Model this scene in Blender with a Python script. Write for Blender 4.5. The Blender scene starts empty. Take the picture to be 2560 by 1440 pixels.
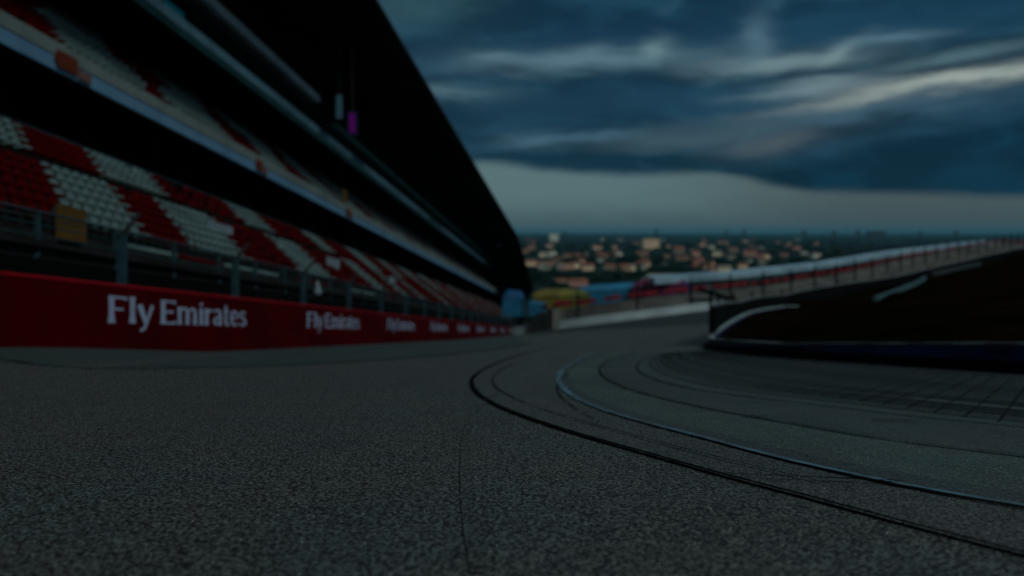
import bpy, math, random
import numpy as np
from math import radians as RAD
random.seed(7)
rng = np.random.default_rng(7)
C = bpy.context.scene.collection
SC = bpy.context.scene

# ------------------------------------------------------------------ camera, sky, sun, exposure
F = 1991.0                      # focal length in photo pixels (28 mm lens on 36 mm)
cd = bpy.data.cameras.new('camera'); cam = bpy.data.objects.new('camera', cd); C.objects.link(cam)
cam.location = (0, 0, 0); cam.rotation_euler = (RAD(90), 0, 0)
cd.lens = 28.0; cd.sensor_width = 36.0; cd.shift_y = -140 / 2560
cd.clip_start = 0.05; cd.clip_end = 90000
cd.dof.use_dof = True; cd.dof.focus_distance = 2.95; cd.dof.aperture_fstop = 1.3
SC.camera = cam
SUN_EL, SUN_AZ = RAD(47), RAD(135)     # azimuth measured from +Y (view) towards +X
world = bpy.data.worlds.new('World'); SC.world = world; world.use_nodes = True
SC.view_settings.view_transform = 'Standard'; SC.view_settings.look = 'None'
SC.view_settings.gamma = 1; SC.view_settings.exposure = 0
SC.cycles.use_denoising = True; SC.cycles.denoising_prefilter = 'FAST'
SC.cycles.max_bounces = 6
SC.cycles.volume_bounces = 1

def lin(r, g, b):
    f = lambda c: c / 12.92 if c <= .04045 else ((c + .055) / 1.055) ** 2.4
    return (f(r / 255), f(g / 255), f(b / 255), 1)

class NT:
    """small helper for writing node maths"""
    def __init__(s, nt): s.t = nt
    def n(s, typ, **kw):
        nd = s.t.nodes.new(typ)
        for k, v in kw.items(): setattr(nd, k, v)
        return nd
    def sock(s, inp, v):
        if hasattr(v, 'is_linked') or isinstance(v, bpy.types.NodeSocket): s.t.links.new(v, inp)
        else: inp.default_value = v
    def m(s, op, a, b=0.0, c=None):
        nd = s.n('ShaderNodeMath', operation=op)
        s.sock(nd.inputs[0], a); s.sock(nd.inputs[1], b)
        if c is not None: s.sock(nd.inputs[2], c)
        return nd.outputs[0]
    def add(s, a, b): return s.m('ADD', a, b)
    def mul(s, a, b): return s.m('MULTIPLY', a, b)
    def sub(s, a, b): return s.m('SUBTRACT', a, b)
    def clamp(s, a): 
        nd = s.n('ShaderNodeClamp'); s.sock(nd.inputs[0], a); return nd.outputs[0]
    def ss(s, x, a, b):      # smoothstep a..b
        nd = s.n('ShaderNodeMapRange', interpolation_type='SMOOTHSTEP')
        s.sock(nd.inputs['Value'], x); nd.inputs['From Min'].default_value = a; nd.inputs['From Max'].default_value = b
        return nd.outputs[0]
    def mix(s, f, a, b):
        nd = s.n('ShaderNodeMix', data_type='RGBA')
        s.sock(nd.inputs[0], f); s.sock(nd.inputs[6], a); s.sock(nd.inputs[7], b); return nd.outputs[2]
    def comb(s, x, y, z=0.0):
        nd = s.n('ShaderNodeCombineXYZ'); s.sock(nd.inputs[0], x); s.sock(nd.inputs[1], y); s.sock(nd.inputs[2], z); return nd.outputs[0]
    def noise(s, vec, scale, detail=4, rough=.5, dist=0.0):
        nd = s.n('ShaderNodeTexNoise'); s.sock(nd.inputs['Vector'], vec)
        nd.inputs['Scale'].default_value = scale; nd.inputs['Detail'].default_value = detail
        nd.inputs['Roughness'].default_value = rough; nd.inputs['Distortion'].default_value = dist
        return nd.outputs['Fac']

def build_sky():
    t = world.node_tree; t.nodes.clear(); N = NT(t)
    geo = N.n('ShaderNodeTexCoord'); sep = N.n('ShaderNodeSeparateXYZ'); t.links.new(geo.outputs['Generated'], sep.inputs[0])
    x, y, z = sep.outputs
    rad = N.m('SQRT', N.add(N.mul(x, x), N.mul(y, y)))
    az = N.m('ARCTAN2', x, y)                      # radians right of the view axis
    el = N.m('DIVIDE', z, N.m('MAXIMUM', rad, .02))
    el = N.m('MINIMUM', el, 3.0)
    # cloud deck coordinates
    den = N.add(N.m('MAXIMUM', z, 0.0), .16)
    cx, cy = N.m('DIVIDE', x, den), N.m('DIVIDE', y, den)
    deck = N.comb(cx, cy)
    n1 = N.noise(N.comb(N.mul(az, 5.5), N.mul(el, 20)), 1.0, 6, .52, .5)
    n2 = N.noise(N.comb(N.add(N.mul(az, 9), 7.0), N.mul(el, 50), 3.0), 1.0, 5, .55, .8)
    n3 = N.noise(deck, 1.1, 5, .55, .4)
    w1 = N.mul(N.sub(n1, .5), .038)                # warps of elevation
    w2 = N.mul(N.sub(n2, .5), .022)
    e = N.add(el, N.add(w1, w2))
    a = N.add(az, N.mul(N.sub(n3, .5), .10))
    def gauss(a0, e0, sa, se, tilt=0.0):
        da = N.sub(a, a0)
        de = N.sub(N.sub(e, e0), N.mul(da, tilt))
        q = N.add(N.m('POWER', N.m('ABSOLUTE', N.m('DIVIDE', da, sa)), 2.0), N.m('POWER', N.m('ABSOLUTE', N.m('DIVIDE', de, se)), 2.0))
        return N.m('EXPONENT', N.mul(q, -1.0))
    def P(px, py): return (math.atan((px - 1280) / F), (580 - py) / math.hypot(F, px - 1280))
    dark = lin(15, 42, 62); mid = lin(42, 70, 88); light = lin(84, 104, 112); bright = lin(140, 146, 140)
    n4 = N.noise(N.comb(N.mul(a, 12), N.mul(e, 30), 9.0), 1.0, 4, .48, .9)
    body = N.ss(N.add(N.mul(n1, .65), N.mul(n4, .35)), .36, .68)
    col = N.mix(body, lin(8, 40, 58), lin(26, 66, 86))
    col = N.mix(N.mul(N.ss(n4, .55, .8), .3), col, lin(62, 92, 108))
    def blob(col, px, py, spx, spy, colour, amt, tilt=0.0):
        a0, e0 = P(px, py)
        return N.mix(N.mul(gauss(a0, e0, spx / F, spy / F, tilt), amt), col, colour)
    # the shapes of this sky: bright crests, dark bellies, dark blue bank low on the right
    col = blob(col, 1000, 10, 200, 60, lin(52, 84, 92), .6)
    col = blob(col, 1600, 90, 260, 40, lin(16, 48, 72), .8)
    col = blob(col, 1180, 120, 150, 40, lin(24, 54, 72), .6)
    col = blob(col, 2150, 60, 500, 44, lin(20, 60, 84), .7, .05)
    col = blob(col, 1470, 150, 290, 26, lin(92, 122, 136), .85, .02)
    col = blob(col, 1655, 122, 34, 22, lin(104, 134, 140), .8)
    col = blob(col, 1240, 138, 60, 16, lin(92, 120, 134), .7)
    col = blob(col, 1880, 100, 34, 58, lin(80, 112, 128), .75)
    col = blob(col, 1950, 160, 190, 22, lin(112, 138, 144), .85)
    col = blob(col, 2095, 135, 50, 22, lin(116, 142, 146), .8, .5)
    col = blob(col, 2230, 95, 110, 18, lin(84, 116, 132), .8)
    col = blob(col, 2400, 150, 170, 14, lin(88, 118, 126), .7, .12)
    col = blob(col, 1140, 232, 150, 20, lin(88, 118, 130), .8, -.07)
    col = blob(col, 1330, 262, 260, 34, lin(18, 52, 72), .85)
    col = blob(col, 1700, 255, 260, 34, lin(26, 62, 84), .6, .0)
    col = blob(col, 2060, 222, 160, 14, lin(112, 136, 144), .85)
    col = blob(col, 2420, 205, 310, 17, lin(160, 172, 165), .95, .10)
    col = blob(col, 2150, 280, 380, 26, lin(62, 92, 110), .7, .08)
    col = blob(col, 1330, 355, 90, 18, lin(78, 112, 126), .6, .1)
    col = blob(col, 1480, 345, 130, 12, lin(66, 100, 120), .7, .0)
    col = blob(col, 1720, 345, 260, 26, lin(62, 84, 92), .75, .10)
    col = blob(col, 1930, 360, 120, 26, lin(80, 92, 98), .7, .15)
    col = blob(col, 1480, 402, 460, 17, lin(2, 42, 60), .95, -.03)
    # dark blue bank, a wedge widening to the right
    etop = N.add(.069, N.mul(N.sub(az, .256), .185))
    wedge = N.mul(N.ss(N.sub(etop, N.add(el, N.add(N.mul(w1, .6), N.mul(w2, .7)))), -.006, .014), N.ss(az, .20, .34))
    col = N.mix(N.mul(wedge, .97), col, N.mix(N.ss(n4, .4, .75), lin(0, 36, 54), lin(2, 48, 68)))
    # pale clear band under the ragged cloud base
    base = N.sub(.0885, N.add(N.mul(N.ss(az, -.04, .12), .0165), N.add(N.mul(N.ss(az, .24, .37), .023), N.mul(N.ss(az, .36, .6), .010))))
    eb = N.add(el, N.add(N.mul(N.sub(n1, .5), .010), N.mul(N.sub(n2, .5), .010)))
    band = N.sub(1.0, N.ss(N.sub(eb, base), -.009, .006))
    bc = N.mix(N.ss(az, .1, .45), lin(88, 114, 117), lin(74, 88, 90))
    bandcol = N.mix(N.mul(N.ss(N.add(el, N.mul(N.sub(n1, .5), .06)), .05, .0), .6), bc, lin(60, 78, 80))
    col = N.mix(band, col, bandcol)
    # away from the view the deck breaks up and is lighter overhead and behind
    lit = N.mix(N.ss(n3, .35, .68), lin(60, 84, 100), lin(128, 142, 148))
    away = N.clamp(N.add(N.ss(el, .34, .8), N.ss(N.m('ABSOLUTE', N.sub(az, .2)), .65, 1.3)))
    col = N.mix(away, col, lit)
    STR = .08
    sky = N.n('ShaderNodeTexSky', sky_type='NISHITA', sun_disc=False)
    sky.sun_elevation = SUN_EL; sky.sun_rotation = SUN_AZ; sky.dust_density = 3.0
    # cloud cover nearly complete: 6 % of the clear sky comes through
    sc = N.n('ShaderNodeVectorMath', operation='SCALE'); t.links.new(col, sc.inputs[0]); sc.inputs['Scale'].default_value = 1 / STR
    fin = N.mix(.02, sc.outputs[0], sky.outputs[0])
    bg = N.n('ShaderNodeBackground'); t.links.new(fin, bg.inputs[0]); bg.inputs[1].default_value = STR
    out = N.n('ShaderNodeOutputWorld'); t.links.new(bg.outputs[0], out.inputs[0])
build_sky()

sd = bpy.data.lights.new('sun', 'SUN'); sun = bpy.data.objects.new('sun', sd); C.objects.link(sun)
sd.energy = 0.85; sd.angle = RAD(12); sd.color = (1.0, .93, .86)
sun.rotation_euler = (math.pi / 2 - SUN_EL, 0, math.pi - SUN_AZ)   # light travels away from azimuth SUN_AZ

# ------------------------------------------------------------------ frame of the place
# The straight runs downhill away from the camera: s = .128.  L = distance left of the camera's line, Y = along it.
S = .1281; CAMH = .5; DX = 160 / F
def W(L, Y, h): return (DX * Y - L, Y, h - S * Y)
def sm(x, a, b):
    t = np.clip((np.asarray(x, float) - a) / (b - a), 0, 1); return t * t * (3 - 2 * t)
FX = [-5, .6, 7.3, 16.9, 25.7, 31.4, 47.5, 75, 103, 167, 400]
FR = [0, .4, 1.3, 2.5, 3.6, 4.3, 6.3, 11, 16.9, 28.6, 50]
def track_z(X, Y):
    Yc = np.maximum(Y, -40.0)
    z = -CAMH - S * Yc + np.interp(X, FX, FR) * sm(Y, 20, 110)
    L = DX * np.asarray(Y, float) - np.asarray(X, float)
    # the verge swells up against the red barrier close to the camera
    z = z + .27 * (1 - sm(Y, 13.0, 23.0)) * sm(L, 6.9, 9.9)
    return z
WX = [.3, .63, 7.35, 16.9, 25.7, 31.4, 47.5, 74.9, 103, 167, 215]
WY = [126, 125, 122, 120, 122, 125, 138, 165, 195, 260, 310]
def wall_y(X): return np.interp(X, WX, WY)
def gp(px, py):
    """ground point of the near plane seen at photo pixel"""
    Y = F * CAMH / (py - 835.0); return ((px - 1280) / F * Y, Y)

# ------------------------------------------------------------------ materials
def mat(name, col, rough=.7, var=.15, vscale=3.0, bump=0.0, bscale=60.0, spec=.3, metal=0.0, emit=None, col2=None, c2=(.45, .65)):
    m = bpy.data.materials.new(name); m.use_nodes = True; t = m.node_tree; t.nodes.clear(); N = NT(t)
    tc = N.n('ShaderNodeTexCoord').outputs['Object']
    b = N.n('ShaderNodeBsdfPrincipled'); o = N.n('ShaderNodeOutputMaterial'); t.links.new(b.outputs[0], o.inputs[0])
    n = N.noise(tc, vscale, 5, .6)
    c = tuple(col) + (1,) if len(col) == 3 else col
    f = N.ss(n, .3, .7)
    lo = tuple(v * (1 - var) for v in c[:3]) + (1,); hi = tuple(min(1, v * (1 + var)) for v in c[:3]) + (1,)
    cc = N.mix(f, lo, hi)
    if col2:
        cc = N.mix(N.ss(N.noise(tc, vscale * .37, 4, .6), *c2), cc, tuple(col2) + (1,))
    t.links.new(cc, b.inputs['Base Color'])
    b.inputs['Roughness'].default_value = rough; b.inputs['Metallic'].default_value = metal
    b.inputs['Specular IOR Level'].default_value = spec
    if bump:
        bp = N.n('ShaderNodeBump'); bp.inputs['Strength'].default_value = bump; bp.inputs['Distance'].default_value = .01
        t.links.new(N.noise(tc, bscale, 4, .6), bp.inputs['Height']); t.links.new(bp.outputs[0], b.inputs['Normal'])
    if emit:
        b.inputs['Emission Color'].default_value = tuple(emit[0]) + (1,); b.inputs['Emission Strength'].default_value = emit[1]
    return m

def asphalt(name, col, grain=.55, gs=150.0, streak=.25, sparkle=True, tint=None):
    m = bpy.data.materials.new(name); m.use_nodes = True; t = m.node_tree; t.nodes.clear(); N = NT(t)
    tc = N.n('ShaderNodeTexCoord').outputs['Object']
    b = N.n('ShaderNodeBsdfPrincipled'); o = N.n('ShaderNodeOutputMaterial'); t.links.new(b.outputs[0], o.inputs[0])
    g1 = N.noise(tc, gs * .55, 3, .6)
    vo = N.n('ShaderNodeTexVoronoi'); t.links.new(tc, vo.inputs['Vector']); vo.inputs['Scale'].default_value = gs * 2.2
    sepc = N.n('ShaderNodeSeparateColor'); t.links.new(vo.outputs['Color'], sepc.inputs[0])
    stone = sepc.outputs[0]
    g = N.add(N.mul(N.sub(N.ss(g1, .46, .555), .5), 2.0), N.mul(N.sub(stone, .5), 1.3))
    mp = N.n('ShaderNodeMapping'); t.links.new(tc, mp.inputs[0]); mp.inputs['Scale'].default_value = (1.3, .22, 1); mp.inputs['Rotation'].default_value = (0, 0, RAD(-5))
    s1 = N.noise(mp.outputs[0], 1.4, 5, .6, .6); s2 = N.noise(tc, .6, 4, .6); s3 = N.noise(tc, 9.0, 4, .65)
    k = N.add(1.0, N.mul(N.sub(s1, .5), streak * 2.2))
    k = N.add(k, N.mul(N.sub(s2, .5), streak * 1.6)); k = N.add(k, N.mul(N.sub(s3, .5), streak * 1.2))
    k = N.add(k, N.mul(g, grain))
    k = N.m('MAXIMUM', k, .04)
    vm = N.n('ShaderNodeVectorMath', operation='SCALE'); vm.inputs[0].default_value = col; t.links.new(k, vm.inputs['Scale'])
    cc = vm.outputs[0]
    tn = N.n('ShaderNodeMix', data_type='RGBA', blend_type='MULTIPLY'); tn.inputs[0].default_value = 1.0
    t.links.new(cc, tn.inputs[6]); t.links.new(N.mix(N.ss(N.noise(tc, 1.7, 3, .6), .35, .65), (1.03, .99, .95, 1), (.86, 1.0, 1.03, 1)), tn.inputs[7]); cc = tn.outputs[2]
    if sparkle:      # sparkle put into the colour as sparse white specks
        v2 = N.n('ShaderNodeTexVoronoi'); t.links.new(tc, v2.inputs['Vector']); v2.inputs['Scale'].default_value = 170
        s2c = N.n('ShaderNodeSeparateColor'); t.links.new(v2.outputs['Color'], s2c.inputs[0])
        sp = N.mul(N.m('GREATER_THAN', s2c.outputs[1], .9965), N.m('LESS_THAN', v2.outputs['Distance'], .36))
        cc = N.mix(sp, cc, (1, 1, 1, 1))
    t.links.new(cc, b.inputs['Base Color'])
    b.inputs['Roughness'].default_value = .68; b.inputs['Specular IOR Level'].default_value = .4
    bp = N.n('ShaderNodeBump'); bp.inputs['Strength'].default_value = .55; bp.inputs['Distance'].default_value = .004
    t.links.new(g, bp.inputs['Height']); t.links.new(bp.outputs[0], b.inputs['Normal'])
    return m

M = dict(
    asphalt=asphalt('asphalt', (.037, .046, .043), 1.75, 150, .34),
    midlane=asphalt('dark_lane_asphalt', (.038, .058, .060), .5, 170, .45, False),
    mark=asphalt('tyre_mark_asphalt', (.034, .042, .039), 1.6, 150, .3, False),
    verge=asphalt('verge_asphalt', (.028, .050, .048), .4, 130),
    apron=asphalt('apron_asphalt', (.051, .078, .074), .5, 170, .45),
    lane=asphalt('lane_asphalt', (.049, .062, .060), .85, 170, .35),
    groove=asphalt('rubbered_asphalt', (.012, .018, .019), .3, 120, .2, False),
    grid=asphalt('paved_apron', (.038, .062, .064), .3, 150, .3, False),
    tar=mat('tar', (.003, .004, .005), .9, .3, 8, .3, 80, .02),
    seam=mat('thin_tar', (.009, .013, .014), .9, .5, 6, spec=.03),
    paint=mat('worn_blue_white_paint', (.065, .15, .20), .6, .4, 7, 0, 60, .3, col2=(.05, .08, .09), c2=(.42, .6)),
    red=mat('barrier_red', (.058, .0003, .0012), .7, .2, .8, .05, 30, .03, col2=(.042, .0002, .001)),
    redlit=mat('coping_red_lit', (.24, .002, .01), .5, .15, 2, spec=.1),  # light on the barrier's top edge, put in as a brighter red
    letter=mat('lettering_white', (.30, .40, .56), .6, .06, 2, spec=.1),
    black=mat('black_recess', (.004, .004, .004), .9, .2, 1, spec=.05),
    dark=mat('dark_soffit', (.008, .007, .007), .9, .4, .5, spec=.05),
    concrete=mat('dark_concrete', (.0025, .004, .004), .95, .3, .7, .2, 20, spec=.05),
    step=mat('terrace_concrete', (.016, .019, .019), .9, .3, .8, spec=.05),
    seatred=mat('seat_red', (.078, .0003, .0005), .6, .3, .6, spec=.04),
    seatwhite=mat('seat_white', (.14, .235, .24), .6, .25, .6, spec=.05),
    galv=mat('galvanised_steel', (.018, .052, .064), .6, .2, 4, spec=.1),
    wire=mat('dark_wire', (.02, .03, .032), .6, .2, 4),
    fasciablue=mat('fascia_blue_grey', (.10, .24, .37), .6, .12, .5, spec=.1),
    fasciacream=mat('fascia_cream', (.145, .20, .195), .7, .15, .5, spec=.1),
    teal=mat('teal_band', (.34, .62, .70), .5, .3, .3),
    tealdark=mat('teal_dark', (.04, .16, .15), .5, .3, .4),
    glass=mat('box_glass', (.004, .012, .012), .12, .3, .4, spec=.6),
    beam=mat('roof_beam_paint', (.42, .62, .70), .5, .2, .3),
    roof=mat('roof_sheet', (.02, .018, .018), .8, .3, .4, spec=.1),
    orange=mat('orange_panel', (.10, .018, .002), .7, .15, 1),
    yellow=mat('yellow_panel', (.09, .052, .004), .7, .2, 1.5),
    paleblue=mat('pale_blue_board', (.16, .24, .28), .5, .15, 1),
    whitewall=mat('white_wall_paint', (.40, .54, .58), .6, .12, .3, col2=(.22, .30, .34), c2=(.5, .7)),
    greyconc=mat('bleacher_concrete', (.105, .115, .10), .85, .35, .25, col2=(.06, .065, .06)),
    brightred=mat('hoarding_red', (.19, .008, .018), .6, .4, .5),
    canvasblue=mat('canvas_blue', (.012, .15, .27), .6, .2, .6),
    canvasdeep=mat('canvas_deep_blue', (.003, .07, .18), .6, .2, .6),
    canvasyellow=mat('canvas_yellow', (.14, .13, .02), .6, .35, .35, col2=(.08, .11, .02)),
    canvaspurple=mat('canvas_purple', (.17, .02, .06), .6, .35, .5, col2=(.05, .03, .12)),
    canvaswhite=mat('canopy_white', (.24, .40, .48), .6, .15, .2, col2=(.15, .28, .35)),
    green=mat('logo_green', (.03, .4, .18), .5),
    innerblue=mat('inner_wall_blue', (.010, .028, .13), .5, .25, .6),
    footblack=mat('foot_band', (.004, .004, .005), .9, .3, 2, spec=.05),
    whitecap=mat('wall_cap_pale', (.20, .27, .28), .7, .25, 2, col2=(.06, .08, .08), c2=(.5, .62)),
    kerbdim=mat('kerb_dim', (.035, .055, .06), .8, .3, 1, spec=.1),
    rimpale=mat('pale_rim', (.20, .30, .30), .7, .3, 1.5, col2=(.12, .18, .18), c2=(.5, .62)),
    kerb=mat('kerb_teal_white', (.045, .115, .13), .7, .25, 1),
    grass=mat('dry_dark_grass', (.0055, .0036, .0013), .95, .6, .3, .6, 6, spec=.0, col2=(.0016, .0022, .0008)),
    armco=mat('dark_barrier', (.004, .006, .007), .8, .3, .5, spec=.03),
    rail=mat('grey_rail', (.1, .13, .14), .5, .2, 1),
    plain=mat('plain_fields', (.010, .026, .022), .95, .4, .004, spec=.05, col2=(.012, .022, .016)),
    hill=mat('hillside_scrub', (.012, .018, .010), .95, .4, .05, spec=.05),
    leaf=mat('tree_foliage', (.008, .022, .014), .9, .5, .01, spec=.02, col2=(.004, .012, .009)),
    trunk=mat('tree_trunk', (.03, .02, .014), .9),
    peach=mat('wall_peach', (.88, .66, .42), .8, .15, .05),
    cream=mat('wall_cream', (.9, .8, .48), .8, .12, .05),
    pink=mat('wall_pink', (.58, .34, .25), .8, .15, .05),
    brown=mat('wall_brown', (.27, .21, .15), .8, .2, .05),
    pale=mat('wall_pale', (.62, .68, .56), .8, .15, .05),
    tile=mat('roof_tile_red', (.24, .10, .06), .85, .25, .1),
    tilegrey=mat('roof_grey', (.22, .20, .16), .85, .25, .1),
    shutter=mat('window_dark', (.03, .035, .04), .4, .2, .2),
    screen=mat('screen_purple', (.02, .0, .03), .4, .1, 1, emit=((.035, .0, .05), 1.0)),
    screenframe=mat('screen_blue_frame', (.01, .008, .05), .5),
    palecyan=mat('pale_cyan_board', (.05, .15, .19), .6, .2, .4),
)

# ------------------------------------------------------------------ mesh helpers
YE = 172
YOVER = None
def yend(L): return YOVER(L) if YOVER else float(np.interp(L, [10, 13.5, 20, 28, 34], [165, 172, 222, 262, 280]))
class MB:
    def __init__(s): s.v = []; s.f = []; s.mi = []
    def quad(s, a, b, c, d, mi=0):
        i = len(s.v); s.v += [a, b, c, d]; s.f.append((i, i + 1, i + 2, i + 3)); s.mi.append(mi)
    def hexa(s, p, mi=0):          # 8 points: 4 bottom, 4 top
        i = len(s.v); s.v += p
        for q in ((0, 3, 2, 1), (4, 5, 6, 7), (0, 1, 5, 4), (1, 2, 6, 5), (2, 3, 7, 6), (3, 0, 4, 7)):
            s.f.append(tuple(i + k for k in q)); s.mi.append(mi)
    def box(s, x0, x1, y0, y1, z0, z1, mi=0):
        s.hexa([(x0, y0, z0), (x1, y0, z0), (x1, y1, z0), (x0, y1, z0), (x0, y0, z1), (x1, y0, z1), (x1, y1, z1), (x0, y1, z1)], mi)
    def lbox(s, L0, L1, Y0, Y1, h0, h1, mi=0):      # box that follows the sloping straight, L0 > L1
        s.hexa([W(L0, Y0, h0), W(L1, Y0, h0), W(L1, Y1, h0), W(L0, Y1, h0), W(L0, Y0, h1), W(L1, Y0, h1), W(L1, Y1, h1), W(L0, Y1, h1)], mi)
    def sweep(s, prof, Ys, mi=0, cap=True):          # closed profile of (L,h) along the straight
        n = len(prof); i = len(s.v)
        for Y in Ys:
            s.v += [W(L, Y if Y < 150 or abs(Ys[-1] - YE) > 3 else (Y - 150) / (YE - 150) * (yend(L) - 150) + 150, h) for L, h in prof]
        for k in range(len(Ys) - 1):
            for j in range(n):
                a = i + k * n + j; b = i + k * n + (j + 1) % n
                s.f.append((a, b, b + n, a + n)); s.mi.append(mi)
        if cap:
            s.f.append(tuple(i + j for j in range(n))[::-1]); s.f.append(tuple(i + (len(Ys) - 1) * n + j for j in range(n))); s.mi += [mi, mi]
    def tube(s, a, b, r, n=8, r2=None, mi=0):
        a = np.array(a, float); b = np.array(b, float); d = b - a; d /= np.linalg.norm(d)
        u = np.cross(d, (0, 0, 1) if abs(d[2]) < .9 else (1, 0, 0)); u /= np.linalg.norm(u); w = np.cross(d, u)
        r2 = r if r2 is None else r2; i = len(s.v)
        for c, rr in ((a, r), (b, r2)):
            for k in range(n):
                t = 2 * math.pi * k / n; s.v.append(tuple(c + rr * (math.cos(t) * u + math.sin(t) * w)))
        for k in range(n):
            s.f.append((i + k, i + (k + 1) % n, i + n + (k + 1) % n, i + n + k)); s.mi.append(mi)
        s.f.append(tuple(range(i, i + n))[::-1]); s.f.append(tuple(range(i + n, i + 2 * n))); s.mi += [mi, mi]
    def build(s, name, mats, parent=None, smooth=False, **props):
        me = bpy.data.meshes.new(name); me.from_pydata([tuple(map(float, v)) for v in s.v], [], s.f)
        for mm in (mats if isinstance(mats, (list, tuple)) else [mats]): me.materials.append(mm)
        if any(s.mi): me.polygons.foreach_set('material_index', s.mi)
        if smooth: me.polygons.foreach_set('use_smooth', [True] * len(s.f))
        me.update()
        o = bpy.data.objects.new(name, me); C.objects.link(o)
        if parent: o.parent = parent
        for k, v in props.items(): o[k] = v
        return o
def tag(o, label, cat, group=None):
    o['label'] = label; o['category'] = cat
    if group: o['group'] = group
    return o
def empty(name, label, cat, group=None, loc=(0, 0, 0)):
    o = bpy.data.objects.new(name, None); C.objects.link(o); o.location = loc; o.empty_display_size = .3
    return tag(o, label, cat, group)
def local(o, loc):           # move a world-space mesh into the frame of a thing standing at loc
    me = o.data; n = len(me.vertices); co = np.empty(n * 3); me.vertices.foreach_get('co', co)
    co = co.reshape(-1, 3) - np.array(loc); me.vertices.foreach_set('co', co.ravel()); me.update(); return o

def sheet(name, xs, ys, zf, keep, material, **props):
    X, Y = np.meshgrid(xs, ys); Z = zf(X, Y); nx = len(xs)
    verts = np.stack([X.ravel(), Y.ravel(), Z.ravel()], 1)
    mb = MB(); mb.v = [tuple(v) for v in verts]
    for j in range(len(ys) - 1):
        for i in range(nx - 1):
            if keep(.5 * (xs[i] + xs[i + 1]), .5 * (ys[j] + ys[j + 1])):
                a = j * nx + i; mb.f.append((a, a + 1, a + nx + 1, a + nx)); mb.mi.append(0)
    return mb.build(name, material, smooth=True, **props)

# ------------------------------------------------------------------ ground: hillside and plain, track, verge, infield
def terrain_z(X, Y):
    X = np.asarray(X, float); Y = np.asarray(Y, float)
    t = track_z(np.clip(X, -40, 220), np.minimum(Y, 330)) - .35
    edge = np.where(X > 0, np.interp(X, WX, WY) + 26, 215)
    s = sm(Y, edge, edge + 420)
    s2 = np.maximum(sm(X, 320, 900), sm(-X, 140, 700))
    s2 = np.maximum(s2, sm(-Y, 200, 900))
    s = np.maximum(s, s2)
    return t * (1 - s) + (-60) * s
axs = sorted(set([round(v, 1) for v in list(np.arange(-60, 230, 8.0)) + list(np.geomspace(240, 45000, 22)) + list(-np.geomspace(70, 45000, 22))]))
ays = sorted(set([round(v, 1) for v in list(np.arange(-40, 340, 8.0)) + list(np.geomspace(350, 60000, 34)) + list(-np.geomspace(50, 30000, 14))]))
sheet('terrain', axs, ays, terrain_z, lambda x, y: True, [M['plain']], kind='structure')

xs = list(np.arange(-10.5, 12, .75)) + list(np.arange(12, 230, 3.0)); ys = list(np.arange(-30, 40, 1.0)) + list(np.arange(40, 330, 2.5))
def on_track(x, y):
    if x < DX * y - 11: return False
    if x > 0 and y > wall_y(x) + 1.5: return False
    if x <= 0 and y > 130: return False
    return True
sheet('track', xs, ys, track_z, on_track, [M['asphalt']], kind='structure')

def ribbon(name, left, right, material, dz, n=60, kind='structure', parent=None, m=8):
    """sheet laid on the track between two plan polylines"""
    def res(p):
        p = np.array(p, float); d = np.r_[0, np.cumsum(np.linalg.norm(np.diff(p, axis=0), axis=1))]
        # smooth parametrisation
        t = np.linspace(0, d[-1], n); return np.stack([np.interp(t, d, p[:, 0]), np.interp(t, d, p[:, 1])], 1)
    a, b = res(left), res(right); mb = MB()
    for i in range(n):
        for j in range(m + 1):
            p = a[i] * (1 - j / m) + b[i] * j / m
            mb.v.append((p[0], p[1], float(track_z(p[0], p[1])) + dz))
    for i in range(n - 1):
        for j in range(m):
            q = i * (m + 1) + j; mb.f.append((q, q + 1, q + m + 2, q + m + 1)); mb.mi.append(0)
    o = mb.build(name, material, smooth=True); o['kind'] = kind
    return o

def spline(pts, k=10):       # Catmull-Rom through the points
    p = [np.array(q, float) for q in pts]; p = [2 * p[0] - p[1]] + p + [2 * p[-1] - p[-2]]; out = []
    for i in range(1, len(p) - 2):
        for j in range(k):
            t = j / k
            out.append(.5 * ((2 * p[i]) + (-p[i - 1] + p[i + 1]) * t + (2 * p[i - 1] - 5 * p[i] + 4 * p[i + 1] - p[i + 2]) * t * t + (-p[i - 1] + 3 * p[i] - 3 * p[i + 1] + p[i + 2]) * t ** 3))
    out.append(p[-2]); return np.array(out)
def curve(pxs, k=10):        # plan curve of a line of the surface, surveyed from the photograph
    return spline([gp(*q) for q in pxs], k)
def extend(c, d=6.0):        # carry the near end of a curve on past the camera
    v = c[-1] - c[-4]; v = v / np.linalg.norm(v); return np.vstack([c, c[-1] + v * d])

cA = extend(curve([(1370, 871), (1330, 880), (1285, 893), (1235, 912), (1198, 932), (1180, 952), (1188, 978), (1222, 1005), (1280, 1032), (1360, 1061), (1450, 1090), (1600, 1133), (1800, 1190), (2000, 1243), (2250, 1311), (2560, 1392)]))
cA2 = curve([(1300, 905), (1255, 925), (1233, 947), (1240, 970), (1275, 992), (1340, 1020), (1450, 1055), (1700, 1125), (1950, 1188), (2150, 1236)])
cB = extend(curve([(1500, 880), (1455, 897), (1412, 920), (1397, 945), (1408, 972), (1445, 1000), (1510, 1028), (1600, 1056), (1750, 1096), (1950, 1150), (2150, 1196), (2350, 1236), (2560, 1272)]))
cB2 = curve([(1420, 935), (1395, 960), (1400, 990), (1440, 1025), (1500, 1060)])
cC = extend(curve([(1590, 880), (1535, 897), (1503, 917), (1503, 937), (1532, 958), (1600, 984), (1750, 1020), (1890, 1047), (2200, 1100), (2560, 1146)]))
cD = extend(curve([(1660, 882), (1610, 900), (1592, 920), (1620, 943), (1700, 968), (1800, 985), (2000, 1010), (2250, 1040), (2560, 1072)]))
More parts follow.
